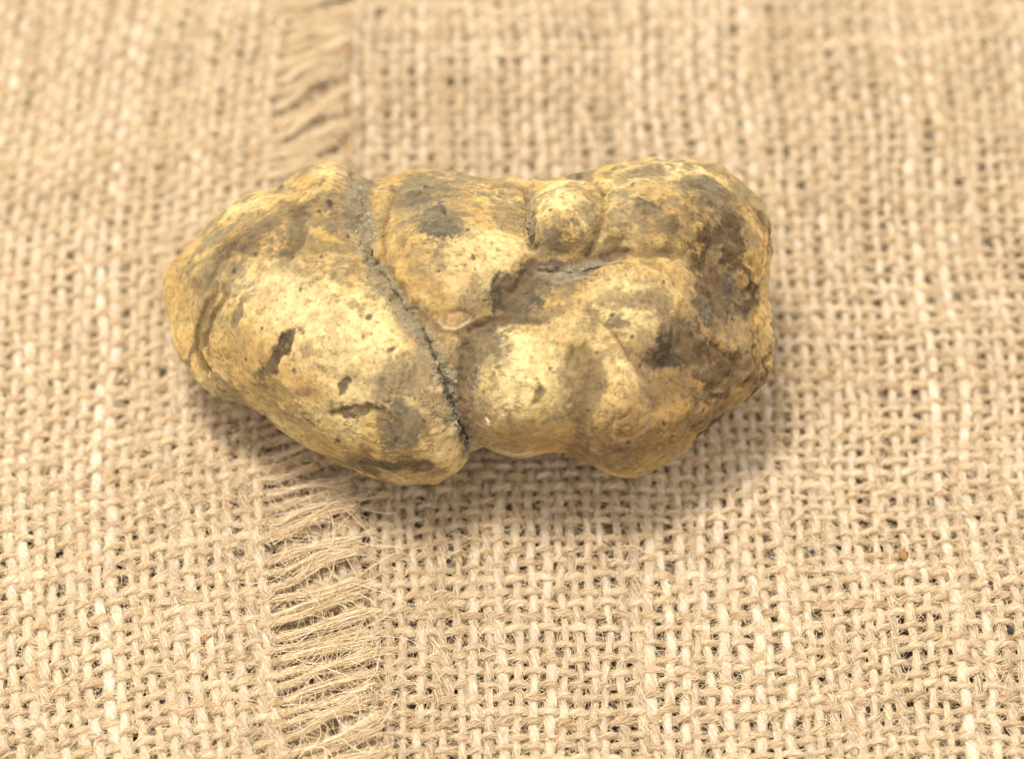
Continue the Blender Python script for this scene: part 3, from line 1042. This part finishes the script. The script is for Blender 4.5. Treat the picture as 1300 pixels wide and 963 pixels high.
def truffle_material():
    N = Nodes("truffle_skin")
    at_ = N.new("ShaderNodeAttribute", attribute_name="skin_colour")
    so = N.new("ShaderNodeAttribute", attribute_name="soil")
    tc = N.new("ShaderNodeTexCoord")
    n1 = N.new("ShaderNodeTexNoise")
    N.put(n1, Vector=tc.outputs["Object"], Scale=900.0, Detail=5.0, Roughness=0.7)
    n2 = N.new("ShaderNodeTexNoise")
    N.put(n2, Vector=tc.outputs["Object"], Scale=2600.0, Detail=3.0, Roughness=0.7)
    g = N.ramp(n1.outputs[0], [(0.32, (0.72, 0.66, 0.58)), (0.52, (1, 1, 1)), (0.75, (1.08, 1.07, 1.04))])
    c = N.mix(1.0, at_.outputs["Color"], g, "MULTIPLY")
    vo = N.new("ShaderNodeTexVoronoi")
    N.put(vo, Vector=tc.outputs["Object"], Scale=1100.0)
    sp_ = N.ramp(N.math("ADD", vo.outputs["Distance"], N.math("MULTIPLY", n1.outputs[0], 0.5)), [(0.30, (0.30, 0.23, 0.15)), (0.42, (1, 1, 1))])
    c = N.mix(0.5, c, N.mix(1.0, c, sp_, "MULTIPLY"))
    N.put(N.bsdf, Base_Color=c, Roughness=N.math("ADD", N.math("MULTIPLY", n1.outputs[0], 0.2), 0.72))
    N.bsdf.inputs["Specular IOR Level"].default_value = 0.06
    N.bsdf.inputs["Diffuse Roughness"].default_value = 1.0
    N.bsdf.inputs["Subsurface Weight"].default_value = 0.10
    N.bsdf.inputs["Subsurface Radius"].default_value = (1.0, 0.55, 0.22)
    N.bsdf.inputs["Subsurface Scale"].default_value = 0.0011
    b1 = N.new("ShaderNodeBump")
    N.put(b1, Strength=0.30, Distance=0.00025, Height=n1.outputs[0])
    b2 = N.new("ShaderNodeBump")
    N.put(b2, Strength=0.35, Distance=0.00015, Height=n2.outputs[0], Normal=b1.outputs[0])
    N.t.links.new(b2.outputs[0], N.bsdf.inputs["Normal"])
    return N.m


truffle = link("truffle", tru_me, None, truffle_material())
truffle["label"] = "knobbly yellow ochre truffle with grey stains and a soil-filled crevice, resting on the burlap"
truffle["category"] = "truffle"


# ------------------------------------------------------------------ crumbs
def lump(c, r, rg, up=None):
    """a small angular crumb: 20 triangles' worth of quads on a bent cube"""
    p, q = cube_sphere(2)
    p = p * r * rg.uniform(0.6, 1.25, (len(p), 1)) * rg.uniform(0.7, 1.3, 3)
    a = rg.normal(0, 1, (3, 3))
    u, _, vt = np.linalg.svd(a)
    return p @ (u @ vt) + c, q


def plain(name, colour, rough=0.85):
    N = Nodes(name)
    tc = N.new("ShaderNodeTexCoord")
    n1 = N.new("ShaderNodeTexNoise")
    N.put(n1, Vector=tc.outputs["Object"], Scale=1800.0, Detail=3.0)
    k = np.array(colour)
    N.put(N.bsdf, Base_Color=N.ramp(n1.outputs[0], [(0.3, k * 0.55), (0.7, k * 1.3)]), Roughness=rough)
    return N.m


M_SOIL = plain("dry_soil", (0.26, 0.225, 0.14))
M_BLACK = plain("black_soil", (0.035, 0.03, 0.027))
M_BARK = plain("bark", (0.30, 0.15, 0.05))
M_PALE = plain("pale_crumb", (0.75, 0.72, 0.66))

cand = np.nonzero((soil > 0.55) & (c_ > 0.2) & (rho < 0.93))[0]
vv, qq, n_ = [], [], 0
for i in rng.choice(cand, 220):
    rr = 0.00010 + 0.00036 * rng.random() ** 3
    p, q = lump(PB[i] + N1[i] * -rr * 0.25, rr, rng)
    vv.append(p)
    qq.append(q + n_)
    n_ += len(p)
so = link("soil_crumbs", quad_mesh("soil_crumbs", np.concatenate(vv), np.concatenate(qq)), truffle, M_SOIL)
so["kind"] = "stuff"

def on_cloth(x, y, z):
    """a spot at height z over the cloth, waves included"""
    h = 0.0
    for _ in range(4):
        c = at(x, y, z + h)
        h = float(swell(c[None, :])[0])
    return at(x, y, z + h)


for (x, y, r, label) in ((1283, 799, 0.00060, "largest black speck of soil, caught in the weave by the right edge"),
                         (1258, 740, 0.00038, "small black speck of soil in the burlap weave, just above the largest black speck"),
                         (1031, 700, 0.00036, "small dark speck of soil on the burlap below the truffle's right end")):
    c = on_cloth(x, y, 0.0021)
    p, q = lump(np.zeros(3), r, rng)
    o = link("soil_speck", quad_mesh("soil_speck", p, q), None, M_BLACK)
    o.location = c
    o["label"], o["category"], o["group"] = label, "soil speck", "black soil specks on the burlap"
p, q = lump(np.zeros(3), 0.00022, rng)
o = link("white_crumb", quad_mesh("white_crumb", p, q), None, M_PALE)
o.location = on_cloth(160, 483, 0.0021)
o["label"], o["category"] = "tiny white crumb lying on the burlap left of the truffle", "crumb"

for (x, y, cl, z) in ((1125, 425, lower, 0.0019), (1146, 702, lower, 0.0018), (402, 592, upper, 0.0040), (262, 806, upper, 0.0031), (445, 62, upper, 0.0034), (905, 108, lower, 0.002)):
    c = on_cloth(x, y, z)
    p, q = lump(np.zeros(3), 1.0, rng)
    p = p * np.array([0.0006, 0.0011, 0.00035]) + c
    link("bark_fleck", quad_mesh("bark_fleck", p, q), cl.root, M_BARK)

# brown thread added to draw the shadow line along the fringe's far ends
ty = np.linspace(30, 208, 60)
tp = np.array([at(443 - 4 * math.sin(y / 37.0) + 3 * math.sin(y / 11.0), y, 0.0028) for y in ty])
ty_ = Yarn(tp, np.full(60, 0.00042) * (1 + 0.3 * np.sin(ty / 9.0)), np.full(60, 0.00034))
link("fringe_shade_thread", ty_.mesh("fringe_shade_thread", 0.16, 0.0), upper.root,
     yarn_material("fringe_shade_brown", (0.52, 0.34, 0.16), (0.40, 0.235, 0.095), (0.22, 0.115, 0.04), 0.16))
